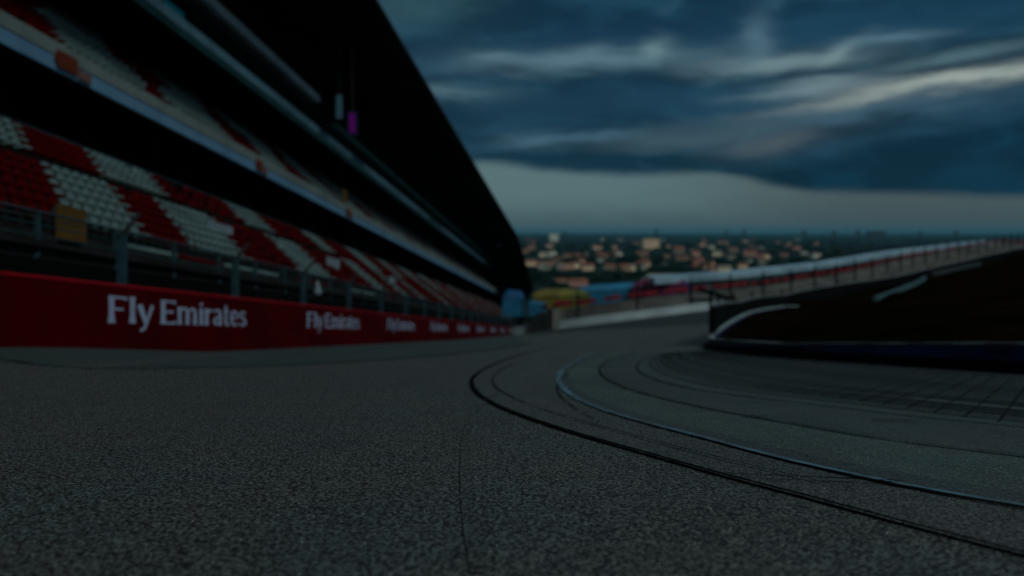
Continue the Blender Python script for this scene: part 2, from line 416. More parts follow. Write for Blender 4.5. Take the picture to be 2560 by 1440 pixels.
cV = spline([gp(*q) for q in [(1330, 862), (1250, 872), (1100, 888), (900, 903), (700, 914), (450, 921), (200, 922), (0, 921), (-500, 918)]])

# inner low wall: near leg, nose and far leg (plan)
WALL_IN = spline([(10.5, -6), (8.4, 2), (7.0, 6.5), (6.35, 10), (6.0, 13), (5.75, 17), (5.95, 21), (6.45, 25.5), (7.3, 29), (8.6, 33), (11.3, 40), (15.3, 50), (20.6, 60), (26.5, 69)], 8)

def band(curve_, w0, w1=None):      # strip of varying width about a plan curve
    w1 = w0 if w1 is None else w1
    d = np.gradient(curve_, axis=0); d /= np.linalg.norm(d, axis=1)[:, None]; nrm = np.stack([-d[:, 1], d[:, 0]], 1)
    w = np.interp(np.linspace(0, 1, len(curve_)), [0, .5, 1], [w0, (w0 + w1) / 2, w1])[:, None]
    return curve_ - nrm * w / 2, curve_ + nrm * w / 2
def line(name, c, w0, w1, material, dz, jitter=0.0, gaps=None, n=None):
    a, b = band(c, w0, w1); mb = MB()
    j1 = rng.normal(0, jitter, len(a)); j2 = rng.normal(0, jitter, len(a))
    for i in range(len(a)):
        dd = (b[i] - a[i]); mb.v += [(*(a[i] + dd * j1[i]), float(track_z(*a[i])) + dz), (*(b[i] + dd * j2[i]), float(track_z(*b[i])) + dz)]
    for i in range(len(a) - 1):
        if gaps and rng.random() < gaps: continue
        q = 2 * i; mb.f.append((q, q + 1, q + 3, q + 2)); mb.mi.append(0)
    o = mb.build(name, material); o['kind'] = 'structure'; return o

def resample0(a, b, t, n=110):
    def rs(p):
        d = np.r_[0, np.cumsum(np.linalg.norm(np.diff(p, axis=0), axis=1))]; q = np.linspace(0, d[-1], n); return np.stack([np.interp(q, d, p[:, 0]), np.interp(q, d, p[:, 1])], 1)
    return rs(a) * (1 - t) + rs(b) * t
# lanes of differing surface, each a thin sheet above the last
ribbon('verge', [W(10.02, Y, 0)[:2] for Y in np.linspace(124, -6, 60)], cV, [M['verge']], .004, 90, m=14)
ribbon('inner_lane', cB, np.array(WALL_IN[60:2:-1]), [M['apron']], .004, 110, m=14)
ribbon('outer_lane', cA, cB, [M['lane']], .004, 110, m=6)
ribbon('middle_lane', cC, cD, [M['midlane']], .006, 110, m=6)
ribbon('edge_shade_lane', cB, resample0(cB, cC, .22), [M['midlane']], .0065, 110, m=3)
ribbon('paved_apron', cD, np.array(WALL_IN[56:2:-1]), [M['grid']], .008, 110, m=12)
off = [(x, float(wall_y(x))) for x in (1.5, 7.35, 16.9, 25.7, 31.4, 40)]
ribbon('rubbered_lane', [(x, y - 1) for x, y in off], [(x * .72 + .6, y - 42 - x * .5) for x, y in off], [M['groove']], .03, 50, m=24)
line('verge_edge', cV, .16, .10, [M['seam']], .010, .15)
line('tar_seam', cA, .062, .016, [M['tar']], .012, .045)
line('surface_crack', cA2, .018, .006, [M['seam']], .013, .2, .03)
line('surface_crack', cB2, .018, .008, [M['seam']], .013, .2, .05)
line('painted_edge_line', cB, .075, .022, [M['paint']], .013, .06)
o = line('edge_line_groove', cB + np.array([.0, -.045]), .05, .012, [M['seam']], .012, .15)
line('surface_joint', cC, .032, .012, [M['seam']], .013, .15, 0)
line('surface_joint', cD, .03, .010, [M['seam']], .013, .15, 0)
for cc_, w_ in (([(1240, 985), (1190, 1025), (1168, 1080), (1163, 1180), (1172, 1300), (1195, 1438)], .045),):
    line('tyre_mark', curve(cc_), w_, w_ * .7, [M['mark']], .006, .02)
# concentric grooves and cross joints of the apron
def resample(p, n):
    d = np.r_[0, np.cumsum(np.linalg.norm(np.diff(p, axis=0), axis=1))]; t = np.linspace(0, d[-1], n)
    return np.stack([np.interp(t, d, p[:, 0]), np.interp(t, d, p[:, 1])], 1)
gw = MB(); rA = resample(cD, 90); rB = resample(np.array(WALL_IN[56:2:-1]), 90)
def addline(c, w):
    a, b = band(c, w)
    i0 = len(gw.v)
    for i in range(len(a)): gw.v.extend([(*a[i], float(track_z(*a[i])) + .013), (*b[i], float(track_z(*b[i])) + .013)])
    for i in range(len(a) - 1): gw.f.append((i0 + 2 * i, i0 + 2 * i + 1, i0 + 2 * i + 3, i0 + 2 * i + 2)); gw.mi.append(0)
for k in range(1, 26):
    t = (k / 27) ** 1.05 * .93 + .03; i1 = int(rng.integers(60, 90)); 
    addline((rA * (1 - t) + rB * t)[0 if k % 3 else 8:i1], .022 + .04 * rng.random())
gw.build('apron_grooves', [M['seam']], kind='structure')
gw = MB()
for k in range(36):
    u = 8.4 - k * .27
    p = np.array((2.3 + .037 * k, u - 1.0)); q = p + np.array((.57, .82)) * (5.4 - .012 * k)
    c = np.linspace(p, q, 12)
    lim = np.interp(c[:, 1], WALL_IN[:45, 1], WALL_IN[:45, 0])
    c = c[c[:, 0] < lim - .5]
    if len(c) > 3: addline(c, .011)
gw.v = [(x, y, z + .002) for x, y, z in gw.v]
gw.build('apron_cross_joints', [M['seam']], kind='structure')
# tyre scuffs
sc_ = MB()
for (px, py, l, w) in [(1745, 1028, .12, .015), (1890, 1046, .06, .03), (2230, 1056, .10, .03), (2130, 1210, .16, .012), (1980, 1203, .2, .012), (2290, 1058, .06, .015)]:
    x, y = gp(px, py); c = np.array([(x - l, y + l * .3), (x, y), (x + l, y - l * .2)]); a, b = band(c, w)
    i0 = len(sc_.v)
    for i in range(3): sc_.v += [(*a[i], float(track_z(*a[i])) + .018), (*b[i], float(track_z(*b[i])) + .018)]
    for i in range(2): sc_.f.append((i0 + 2 * i, i0 + 2 * i + 1, i0 + 2 * i + 3, i0 + 2 * i + 2)); sc_.mi.append(0)
sc_.build('tyre_scuffs', [M['tar']], kind='structure')

# infield
def inf_z(X, Y):
    X = np.asarray(X, float); Y = np.asarray(Y, float)
    d = X - np.interp(Y, WALL_IN[:, 1], WALL_IN[:, 0])
    top = -CAMH - S * Y + np.interp(Y, [0, 10, 17, 26, 31, 40, 60, 69], [.36, .36, .28, .33, .5, 1.25, 2.55, 2.9]) - .06
    k = np.maximum(sm(d, .3, 5), sm(Y, 66, 74))
    return top * (1 - k) + k * inf_z0(X, Y)
def inf_z0(X, Y):
    return -CAMH - S * np.asarray(Y, float) + .22 + .0024 * X * Y / (1 + .0085 * np.maximum(Y - 20, 0)) + .18 * np.sin(X * .31 + Y * .17) * sm(Y, 25, 60)
wx, wyy = WALL_IN[:, 0], WALL_IN[:, 1]
def BARX(Y): return np.interp(Y, [-10, 29, 32.5, 47, 72, 92, 110, 130, 150], [60, 7.3, 8.3, 13.3, 24.6, 44.2, 62, 84, 108])
def in_inf(x, y):
    if y < -5 or y > 150: return False
    lo = np.interp(y, wyy, wx) if y < 69 else BARX(y)
    return x > max(lo + .1, BARX(y) + .3 if y > 29 else 0) and x < 170
ixs = list(np.arange(5, 40, .6)) + list(np.arange(40, 172, 3)); iys = list(np.arange(-6, 70, .8)) + list(np.arange(70, 152, 2))
sheet('infield', ixs, iys, inf_z, in_inf, [M['grass']], kind='structure')

# ------------------------------------------------------------------ inner low wall
def wall_along(name, path, zb, zt, th, material, parent=None, i0=0, i1=None):
    p = np.array(path)[i0:i1]; d = np.gradient(p, axis=0); d /= np.linalg.norm(d, axis=1)[:, None]; nr = np.stack([-d[:, 1], d[:, 0]], 1)
    mb = MB(); n = len(p)
    for i in range(n):
        a = p[i] + nr[i] * th / 2; b = p[i] - nr[i] * th / 2; z0 = zb(*p[i]); z1 = zt(*p[i])
        mb.v += [(*a, z0), (*b, z0), (*b, z1), (*a, z1)]
    for i in range(n - 1):
        for j in range(4):
            q = i * 4 + j; r = i * 4 + (j + 1) % 4; mb.f.append((q, r, r + 4, q + 4)); mb.mi.append(0)
    mb.f += [(3, 2, 1, 0), tuple((n - 1) * 4 + j for j in range(4))]; mb.mi += [0, 0]
    return mb.build(name, material, parent)
lw = empty('low_wall', 'low curved dark blue wall with pale top edge around the dark infield', 'wall')
def lb(x, y): return float(track_z(x, y)) - .1
TOPH = lambda y: float(np.interp(y, [0, 10, 17, 26, 31, 40, 60, 69], [.36, .36, .28, .33, .5, 1.25, 2.55, 2.9]))
def lz(dz): return lambda x, y: -CAMH - S * y + TOPH(y) + dz - .31
def lz_old(dz): return lambda x, y: max(float(track_z(x, y)) + .1, -CAMH - S * y) + dz + float(.55 * sm(y, 31, 60)) * 2.2 * 0 + (float(inf_z(x, y)) - (-CAMH - S * y) - .3) * float(sm(y, 29, 40))
wall_along('wall_face', WALL_IN, lb, lambda x, y: lz(.31)(x, y), .16, [M['innerblue']], lw, 0, len(WALL_IN) - 8)
wall_along('foot_band', WALL_IN, lambda x, y: lb(x, y), lambda x, y: -CAMH - S * y + .17, .5, [M['footblack']], lw, 0, 66)  # black band along the foot of the wall
for k in range(3, len(WALL_IN) - 7, 3):
    wall_along('top_rail', WALL_IN, lambda x, y: lz(.312)(x, y), lambda x, y: lz(.345 + .06 * float(sm(y, 28, 45)))(x, y), .19, [M['whitecap'] if k < 66 else M['rimpale']], lw, k, k + 4)

# dark barrier behind the infield
bp_ = spline([(7.6, 30.2), (8.3, 32.5), (13.3, 47), (24.6, 72), (44.2, 92), (62, 110), (84, 130), (108, 150)], 8)
def btop(x, y): return float(np.interp(y, [28.5, 32, 47, 72, 92, 110, 130, 150], [-2.72, -2.97, -4.18, -5.75, -5.2, -4.1, -2.45, -1.3]))
db = empty('dark_barrier', 'dark solid barrier with grey top rail running uphill behind the dark infield', 'barrier')
wall_along('panel', bp_, lambda x, y: float(track_z(x, y)) - .3, btop, .18, [M['armco']], db)
wall_along('top_rail', bp_, lambda x, y: btop(x, y) + .003, lambda x, y: btop(x, y) + .09, .26, [M['rail']], db)
for i in range(8, len(bp_) - 2, 4):
    x, y = bp_[i]; mb = MB(); mb.box(x - .2, x - .1, y + .14, y + .26, float(track_z(x, y)) - .2, btop(x, y) + .55); mb.build('post', [M['armco']], db)

# pale kerb pieces lying on the infield edge
def on_inf(name, pts, w, h, m, label):
    c = spline([((px - 1280) / F * Y, Y) for px, py, Y in pts], 8); zz = np.interp(np.arange(len(c)), np.linspace(0, len(c) - 1, len(pts)), [(580 - py) / F * Y for px, py, Y in pts])
    a, b = band(c, w); mb = MB(); n = len(c)
    for i in range(n): mb.v += [(*a[i], zz[i] - h - .15), (*b[i], zz[i] - h - .15), (*b[i], zz[i] - .05), (*a[i], zz[i])]
    for i in range(n - 1):
        for j in range(4):
            q = i * 4 + j; r = i * 4 + (j + 1) % 4; mb.f.append((q, r, r + 4, q + 4)); mb.mi.append(0)
    mb.f += [(3, 2, 1, 0), tuple((n - 1) * 4 + j for j in range(4))]; mb.mi += [0, 0]
    return tag(mb.build(name, [m]), label, 'kerb')
on_inf('kerb', [(2186, 742, 58), (2240, 722, 66), (2290, 703, 74), (2312, 690, 80)], .3, .2, M['kerb'], 'bright pale teal kerb curving on the slope of the dark infield')
on_inf('kerb', [(2330, 680, 84), (2390, 667, 90), (2450, 655, 97)], .35, .25, M['kerbdim'], 'dim grey kerb uphill beyond the bright teal kerb')

# ------------------------------------------------------------------ red barrier with lettering
YE = 172
rb = empty('red_barrier', 'long deep red trackside barrier with white lettering along the straight', 'barrier', loc=W(10, 20, -.5))
RBL = W(10, 20, -.5)
mb = MB(); Ys = list(np.linspace(-14, 127, 48)); mb.sweep([(10.3, -.9), (10, -.9), (10, 1.0), (10.02, 1.03), (10.3, 1.03)], Ys)
local(mb.build('wall_panel', [M['red']], rb), RBL)
mb = MB(); mb.sweep([(10.33, 1.033), (9.985, 1.033), (9.985, 1.075), (10.05, 1.10), (10.33, 1.10)], Ys)
local(mb.build('coping', [M['redlit']], rb), RBL)
ST, TH = .17, .085
GL = {
 'F': (.70, [([(.12, 0), (.12, .3), (.12, .75), (.12, 1)], [.25, ST, ST, .2]), ([(.1, .95), (.5, .95), (.64, .92)], [TH, TH, .15]), ([(.1, .52), (.45, .52), (.5, .52)], [TH, TH, .14])]),
 'l': (.30, [([(.12, 0), (.12, .3), (.12, .8), (.12, 1.02)], [.24, ST, ST, .2])]),
 'y': (.60, [([(.07, .74), (.31, .02)], [.2, .14]), ([(.56, .74), (.36, .1), (.24, -.2), (.1, -.27)], [.13, .1, .1, .12])]),
 'E': (.72, [([(.12, 0), (.12, .3), (.12, .75), (.12, 1)], [.22, ST, ST, .2]), ([(.1, .95), (.5, .95), (.64, .92)], [TH, TH, .15]), ([(.1, .52), (.45, .52), (.53, .52)], [TH, TH, .14]), ([(.1, .05), (.5, .05), (.66, .09)], [TH, TH, .15])]),
 'm': (1.0, [([(.1, 0), (.1, .3), (.1, .76)], [.2, .15, .18]), ([(.14, .56), (.26, .7), (.38, .68), (.45, .52), (.45, 0)], [.07, .1, .12, .15, .19]), ([(.5, .56), (.62, .7), (.73, .68), (.8, .52), (.8, 0)], [.07, .1, .12, .15, .19])]),
 'i': (.27, [([(.1, 0), (.1, .3), (.1, .76)], [.2, .15, .18]), ([(.1, .88), (.1, 1.0)], [.15, .15])]),
 'r': (.40, [([(.1, 0), (.1, .3), (.1, .76)], [.2, .15, .18]), ([(.14, .52), (.22, .66), (.37, .69)], [.07, .1, .15])]),
 'a': (.56, [([(.08, .62), (.2, .72), (.34, .7), (.41, .55), (.41, 0)], [.12, .08, .1, .15, .18]), ([(.4, .42), (.2, .36), (.1, .2), (.2, .05), (.4, .14)], [.07, .09, .15, .09, .07])]),
 't': (.40, [([(.16, .98), (.16, .4), (.19, .08), (.36, .04)], [.1, .15, .14, .09]), ([(.02, .7), (.36, .7)], [.07, .08])]),
 'e': (.54, [([(.1, .4), (.44, .4), (.42, .6), (.27, .73), (.13, .6), (.09, .35), (.15, .12), (.3, .02), (.47, .12)], [.07, .07, .12, .08, .13, .15, .13, .08, .09])]),
 's': (.46, [([(.38, .62), (.24, .73), (.11, .6), (.17, .45), (.33, .32), (.38, .16), (.24, .02), (.05, .12)], [.1, .08, .13, .13, .13, .13, .08, .12])]),
 ' ': (.26, []),
}
def lettering(Y0, length, h0, cap, lift=.006):
    txt = 'Fly Emirates'; tot = sum(GL[c][0] for c in txt); kx = length / tot; u = 0; mb = MB(); k = 0
    for ch in txt:
        adv, strokes = GL[ch]
        for pts, ws in strokes:
            c = np.array(pts, float); 
            if len(c) > 3 and ch in 'masetry':
                c2 = spline(pts, 4); w2 = np.interp(np.linspace(0, len(ws) - 1, len(c2)), range(len(ws)), ws)
            else: c2, w2 = c, np.array(ws)
            d = np.gradient(c2, axis=0); d /= np.linalg.norm(d, axis=1)[:, None] + 1e-9; nr = np.stack([-d[:, 1], d[:, 0]], 1)
            lf = lift + .0012 * (k % 5); k += 1; i0 = len(mb.v)
            for i in range(len(c2)):
                for sg in (-.5, .5):
                    q = c2[i] + nr[i] * w2[i] * sg
                    mb.v.append(W(10 - lf, Y0 + (u + q[0]) * kx, h0 + q[1] * cap))
            for i in range(len(c2) - 1): mb.f.append((i0 + 2 * i, i0 + 2 * i + 1, i0 + 2 * i + 3, i0 + 2 * i + 2)); mb.mi.append(0)
        u += adv
    return mb
for k in range(-1, 9):
    local(lettering(17.0 + 12.6 * k, 7.15, .24, .585).build('lettering', [M['letter']], rb), RBL)
mb = MB(); mb.tube(W(10.02, 28.4, .12), W(9.97, 28.4, .12), .1, 14); local(mb.build('drain_hole', [M['black']], rb), RBL)

# catch fence on the red barrier
cf = empty('catch_fence', 'steel catch fence with angled post tops standing on the red barrier', 'fence')
for k in range(-2, 20):
    Y = 17.8 + 5.93 * k; mb = MB()
    b = W(10.15, Y, 1.1); t = W(10.15, Y, 2.25); a = W(9.8, Y + .12, 2.72)
    r = .085
    mb.box(b[0] - r, b[0] + r, Y - r, Y + r, b[2], t[2]); mb.build('post', [M['galv']], cf)
    mb = MB(); mb.tube(t, a, .05, 6); mb.tube(W(10.15, Y, 1.95), W(9.98, Y + .06, 2.45), .022, 6); mb.build('bracket', [M['wire']], cf)
for h, r in ((1.45, .008), (1.85, .008), (2.2, .018)):
    mb = MB(); mb.tube(W(10.15, -8, h), W(10.15, 127, h), r, 6); mb.build('cable', [M['wire']], cf)

# ------------------------------------------------------------------ main grandstand
gs = empty('grandstand', 'huge two tier grandstand with black roof overhang and red and white seats', 'grandstand')
YS = [-30, 0] + list(np.linspace(12, YE, 22))
def part(prof, name, m, Y=YS, **k):
    mb = MB(); mb.sweep(prof, Y); return mb.build(name, [m], gs, **k)
# lower tier: podium, steps
part([(12, -1), (12, 1.95), (13.2, 1.95), (13.2, -1)], 'podium', M['concrete'])
part([(11.9, 1.953), (11.9, 2.08), (13.2, 2.08), (13.2, 1.953)], 'walkway_edge', M['step'])
tier = empty('lower_tier', '', ''); del tier['label'], tier['category']; tier.parent = gs
NR = 11; L0r, h0r, dL, dh = 13.5, 3.05, .66, .435
prof = [(13.2, 1.9)]
mb = MB()
pr = [(13.21, -1.0), (13.21, h0r - .45)]
for r in range(NR):
    La = L0r + (r - .3) * dL; pr += [(La if r else 13.21, h0r - .45 + r * dh), (La + dL, h0r - .45 + r * dh)]
pr += [(21.6, h0r - .45 + (NR - 1) * dh), (21.6, -1.0)]
mb.sweep(pr, YS); mb.build('terrace', [M['step']], tier)
# upper tier steps
U0, uh0, udL, udh, UN = 20.85, 11.75, .62, .485, 13
def upper_prof(): 
    q = [(20.2, 10.2), (20.2, uh0 - .45)]
    for r in range(UN): La = U0 + (r - .3) * udL; q += [(La if r else 20.2, uh0 - .45 + r * udh), (La + udL, uh0 - .45 + r * udh)]
    e = U0 + (UN - .3) * udL
    q += [(e + 4.2, uh0 - .45 + (UN - 1) * udh), (e + 4.2, 10.2 + .62 * (e + 4.2 - 20.2))]
    return q
ut = bpy.data.objects.new('upper_tier', None); C.objects.link(ut); ut.parent = gs
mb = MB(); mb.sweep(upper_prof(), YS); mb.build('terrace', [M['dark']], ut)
mb = MB(); mb.sweep([(20.18, 10.15), (20.0, 10.15), (20.0, 10.72), (20.18, 10.72)], YS); mb.build('fascia', [M['fasciablue']], ut)
mb = MB(); mb.sweep([(20.18, 10.723), (19.96, 10.723), (19.96, 11.25), (20.18, 11.25)], YS); mb.build('parapet', [M['fasciacream']], ut)

# seats
def seat_mesh(mb, L, Y, h, k=1.0):
    """one tip-up seat: curved back shell and pan, facing the track"""
    w = .17 * k
    b = [W(L + .16, Y - w, h), W(L + .20, Y - w, h + .27), W(L + .24, Y - w, h + .27), W(L + .21, Y - w, h)]
    c = [W(L + .16, Y + w, h), W(L + .20, Y + w, h + .27), W(L + .24, Y + w, h + .27), W(L + .21, Y + w, h)]
    mb.hexa([b[0], c[0], c[3], b[3], b[1], c[1], c[2], b[2]])
    b = [W(L - .22, Y - w, h - .02), W(L - .22, Y - w, h + .05), W(L + .15, Y - w, h + .03), W(L + .15, Y - w, h - .04)]
    c = [W(L - .22, Y + w, h - .02), W(L - .22, Y + w, h + .05), W(L + .15, Y + w, h + .03), W(L + .15, Y + w, h - .04)]
    mb.hexa([b[0], c[0], c[3], b[3], b[1], c[1], c[2], b[2]])
def lower_colour(r, Y):
    L = L0r + r * dL; u = Y - 1.2 * (L - 17)
    if r >= 6:
        for a, b in ((24.7, 29.3), (34, 42), (46.5, 55), (58, 66), (70, 77)):
            if a <= u < b: return 1
        if u > 80: return 1 if (math.sin(u * .55) + .5 * math.sin(u * .21 + r * .4)) > -.45 else 0
        return 0
    for a, b in ((25.3, 29.3), (32.5, 37), (43.5, 48.5), (58, 61), (66, 68), (74, 76)):
        if a <= u < b: return 0
    if u > 80: return 0 if math.sin(u * .5 + 1) > .75 else 1
    return 1
def aisle(u, r):
    for a in (37.6, 49.6, 62, 74, 86, 98, 110, 122, 134, 146, 158): 
        if abs(u - a) < .6: return True
    return False
rest = [MB(), MB()]; near = []
for r in range(NR):
    L = L0r + r * dL; h = h0r + r * dh; step = .52
    for i in range(int((yend(L) - 1 - 12) / step)):
        Y = 12 + i * step + (.0 if r % 2 else .26)
        u = Y - .35 * (L - 13.5)
        if aisle(u, r): continue
        if r >= 7 and 36 < Y < 44 and (int(Y / step) % 3 == 0): continue
        if r == 6 and Y < 60: continue                      # cross gangway
        if rng.random() < .012: continue
        px = 1440 - L * F / Y; col = lower_colour(r, Y)
        if 0 < px < 640: near.append((Y * 1.0 + L, L, Y, h, col))
        else: seat_mesh(rest[col], L, Y, h, .95 if Y < 60 else 1.05)
near.sort()
base = {}
for n_, (_, L, Y, h, col) in enumerate(near):
    if n_ < 98:
        if col not in base:
            mb = MB(); seat_mesh(mb, L, Y, h); o = mb.build('seat', [M['seatred'] if col else M['seatwhite']], tier)
            local(o, W(L, Y, h)); o.location = W(L, Y, h); base[col] = o
        else:
            o = base[col].copy(); C.objects.link(o); o.parent = tier; o.location = W(L, Y, h)
        o['label'] = 'red plastic stadium seat' if col else 'white plastic stadium seat'
    else: seat_mesh(rest[col], L, Y, h)
rest[1].build('seats', [M['seatred']], tier, kind='stuff', label='red plastic stadium seats')
rest[0].build('seats', [M['seatwhite']], tier, kind='stuff', label='white plastic stadium seats')
# upper seats
us = [MB(), MB()]
for r in range(UN):
    L = U0 + r * udL; h = uh0 + r * udh
    for i in range(int((yend(L) - 21) / .6)):
        Y = 20 + i * .6
        if abs(((Y - .3 * L) % 11.5)) < 1.0: continue
        q = math.sin((Y - 1.4 * (L - 16)) * .62) + .6 * math.sin(Y * .23 + 1.3 + (r > 5) * 2.0)
        col = 1 if q > .25 else 0
        seat_mesh(us[col], L, Y, h, 1.05)
us[1].build('seats', [M['seatred']], ut, kind='stuff', label='red plastic stadium seats of upper tier')
us[0].build('seats', [M['seatwhite']], ut, kind='stuff', label='white plastic stadium seats of upper tier')
# railings
rl = bpy.data.objects.new('front_railing', None); C.objects.link(rl); rl.parent = gs
mb = MB()
for h, r in ((2.74, .035), (2.45, .02), (2.2, .02)): mb.tube(W(12.05, 8, h), W(12.05, YE, h), r, 6)
mb.build('rail', [M['galv']], rl)
for k in range(50):
    Y = 14.8 + 3.02 * k; mb = MB(); x, _, z = W(12.05, Y, 0)
    mb.box(x - .05, x + .05, Y - .05, Y + .05, z + 1.75, z + 2.74); mb.tube((x + .02, Y, z + 1.8), (x + .12, Y - .28, z + 1.72), .05, 6); mb.build('post', [M['galv']], rl)
# pale and red kick boards behind the rail
for a, b, c in ((21.9, 25.0, 'seatwhite'), (25.1, 28.3, 'seatred'), (28.4, 33.5, 'seatwhite'), (36, 41, 'seatred'), (44, 50, 'seatwhite'), (52, 60, 'seatred')):
    mb = MB(); mb.lbox(12.6, 12.52, a, b, 2.42, 2.56); mb.build('front_board', [M[c]], rl)
mb = MB(); mb.tube(W(20.9, 5, h0r + 10 * dh + .52), W(20.9, YE, h0r + 10 * dh + .52), .05, 6)
for k in range(110): mb.tube(W(20.9, 14 + k * 1.44, 6.9), W(20.9, 14 + k * 1.44, h0r + 10 * dh + .52), .03, 5)
mb.lbox(21.0, 20.96, 5, YE, 6.95, 7.30); mb.build('back_rail', [M['galv']], gs)
# concourse: slabs, back walls, dark hospitality boxes
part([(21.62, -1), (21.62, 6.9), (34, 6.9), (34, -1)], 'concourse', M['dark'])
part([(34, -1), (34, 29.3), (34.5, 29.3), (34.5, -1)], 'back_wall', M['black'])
part([(30.6, 6.91), (30.6, 16), (31, 16), (31, 6.91)], 'bar_front', M['black'])
for k in range(26):
    Y = 24 + 6 * k; mb = MB(); mb.lbox(30.55, 30.5, Y, Y + 3.8, 12.0, 12.5); 
    mb.build('sign_strip', [mat('dim_red_strip', (.03, .006, .006), .6) if 'dim_red_strip' not in bpy.data.materials else bpy.data.materials['dim_red_strip']], gs)
for k in range(14):
    Y = 20 + 12 * k; mb = MB(); mb.lbox(23.4, 23.0, Y, Y + .4, 6.9, 11.8); mb.build('column', [M['black']], gs)
# box level
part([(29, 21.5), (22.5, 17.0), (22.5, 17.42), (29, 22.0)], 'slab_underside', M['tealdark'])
part([(22.9, 17.423), (22.4, 17.423), (22.4, 18.0), (22.9, 18.0)], 'slab_edge', M['teal'])
part([(23.2, 18.01), (23.05, 18.01), (23.05, 20.25), (23.2, 20.25)], 'box_glazing', M['glass'])
mb = MB(); mb.sweep([(23.0, 20.3), (22.5, 20.3), (22.5, 20.9), (23.0, 20.9)], [-30, 12, 70]); mb.build('roof_beam', [M['beam']], gs)
mb = MB(); mb.sweep([(23.0, 19.4), (22.5, 19.4), (22.5, 19.88), (23.0, 19.88)], [75, 150, 235]); mb.build('roof_beam', [M['tealdark']], gs)
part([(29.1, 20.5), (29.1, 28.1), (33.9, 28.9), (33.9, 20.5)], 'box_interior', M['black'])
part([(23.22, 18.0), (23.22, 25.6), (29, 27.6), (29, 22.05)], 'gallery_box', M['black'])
for a, b, m_ in ((71, 75, 'palecyan'), (80, 91, 'teal'), (62, 64, 'palecyan'), (108, 118, 'tealdark'), (140, 160, 'teal')):
    mb = MB(); mb.lbox(22.39, 22.35, a * 1.12, b * 1.12, 17.5, 17.95); mb.build('light_panel', [M[m_]], gs)
for Ya in (38.2, 40.5):
    mb = MB(); mb.lbox(23.04, 23.0, Ya * 1.1, Ya * 1.1 + 2.2, 18.05, 18.8 + .4 * (Ya < 39))
    mb.build('lit_window', [mat('lit_cyan_window', (.01, .06, .07), .3, emit=((.0, .02, .028), 1.0)) if 'lit_cyan_window' not in bpy.data.materials else bpy.data.materials['lit_cyan_window']], gs)
# roof
YOVER = lambda L: float(np.interp(L, [14, 34], [195, 284]))
mb = MB(); mb.sweep([(34.6, 30.2), (34.6, 29.4), (27.7, 28.0), (14.2, 23.15), (14.0, 23.38), (14.05, 23.7), (14.4, 23.95)], YS); rf = mb.build('roof', [M['roof']], gs)
for k in range(22):
    Y = -20 + 9 * k; mb = MB(); mb.sweep([(26.8, 27.3), (26.8, 27.66), (14.6, 23.28), (14.6, 23.0)], [Y, Y + .35]); mb.build('rafter', [M['dark']], rf)
# gable end
YOVER = lambda L: float(np.interp(L, [9.9, 14, 34], [185, 194.5, 282]))
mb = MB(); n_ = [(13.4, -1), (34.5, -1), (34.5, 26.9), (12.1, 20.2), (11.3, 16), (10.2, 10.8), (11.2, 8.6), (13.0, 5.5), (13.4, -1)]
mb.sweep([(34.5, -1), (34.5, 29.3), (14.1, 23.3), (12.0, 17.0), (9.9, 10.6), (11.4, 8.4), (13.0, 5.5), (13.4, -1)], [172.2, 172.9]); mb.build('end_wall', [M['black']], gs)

YOVER = None
# things hung on or resting against the stand
t = empty('hanging_screen', 'slim screen glowing purple hung under the grandstand roof', 'screen', loc=W(17, 58.5, 15.4))
def scr(L, Y, h0, h1, w, m, par, nm):
    x, y, z = W(L, Y, h0); mb = MB(); mb.box(x - w / 2, x + w / 2, y - .12, y + .12, z, z + h1 - h0); o = mb.build(nm, [m], par); return local(o, W(17, 58.5, 15.4)) if par else o
scr(16.85, 60, 14.95, 16.75, .78, M['screenframe'], t, 'casing')
x, y, z = W(16.85, 60, 15.15); mb = MB(); mb.box(x - .16, x + .2, y - .15, y - .122, z, z + 1.45); local(mb.build('display', [M['screen']], t), W(17, 58.5, 15.4))
mb = MB(); mb.tube(W(16.85, 60, 16.75), W(16.85, 60, 24.0), .04, 6); local(mb.build('hanger', [M['wire']], t), W(17, 58.5, 15.4))
o = scr(17.6, 59.2, 16.0, 17.75, .42, M['palecyan'], None, 'hanging_board'); tag(o, 'narrow pale cyan board hung beside the purple screen under roof', 'board')
hb = MB(); hb.tube(W(17.6, 59.2, 17.75), W(17.6, 59.2, 24.3), .03, 6); hh = hb.build('hanger', [M['wire']], o)

def board(L, Y0, Y1, h0, h1, m, name, label, cat, th=.06, extra=None, group=None):
    loc = W(L, (Y0 + Y1) / 2, h0); r_ = empty(name, label, cat, group, loc=loc)
    mb = MB(); mb.lbox(L + th, L, Y0, Y1, h0, h1); local(mb.build('panel', [m], r_), loc)
    mb = MB()
    for Y in (Y0 + .06, Y1 - .06):
        a = W(L + th + .04, Y, h0 - .5); b = W(L + th + .04, Y, h1); mb.tube(a, b, .03, 6)
    local(mb.build('stand', [M['wire']], r_), loc)
    for e_ in (extra or []):
        mb = MB(); mb.lbox(L - .003, L - .03, *e_[:4]); local(mb.build('emblem', [e_[4]], r_), loc)
    return r_
board(13.0, 19.98, 21.15, 2.42, 3.28, M['yellow'], 'yellow_board', 'mustard yellow board standing behind the front railing of lower stand', 'board')
board(15.6, 33.8, 36.2, 4.2, 4.85, M['paleblue'], 'entrance_sign', 'pale blue sign with two orange spots over the nearest stand entrance', 'sign', extra=[(34.2, 34.7, 3.85, 4.15, M['orange']), (35.2, 35.8, 3.75, 4.15, M['orange'])], group='signs over the stand entrances')
board(15.2, 48.7, 51.2, 4.1, 4.75, M['paleblue'], 'entrance_sign', 'pale blue sign over the second stand entrance, past the white seat block', 'sign', extra=[(49.6, 50.6, 3.8, 4.05, M['orange'])], group='signs over the stand entrances')
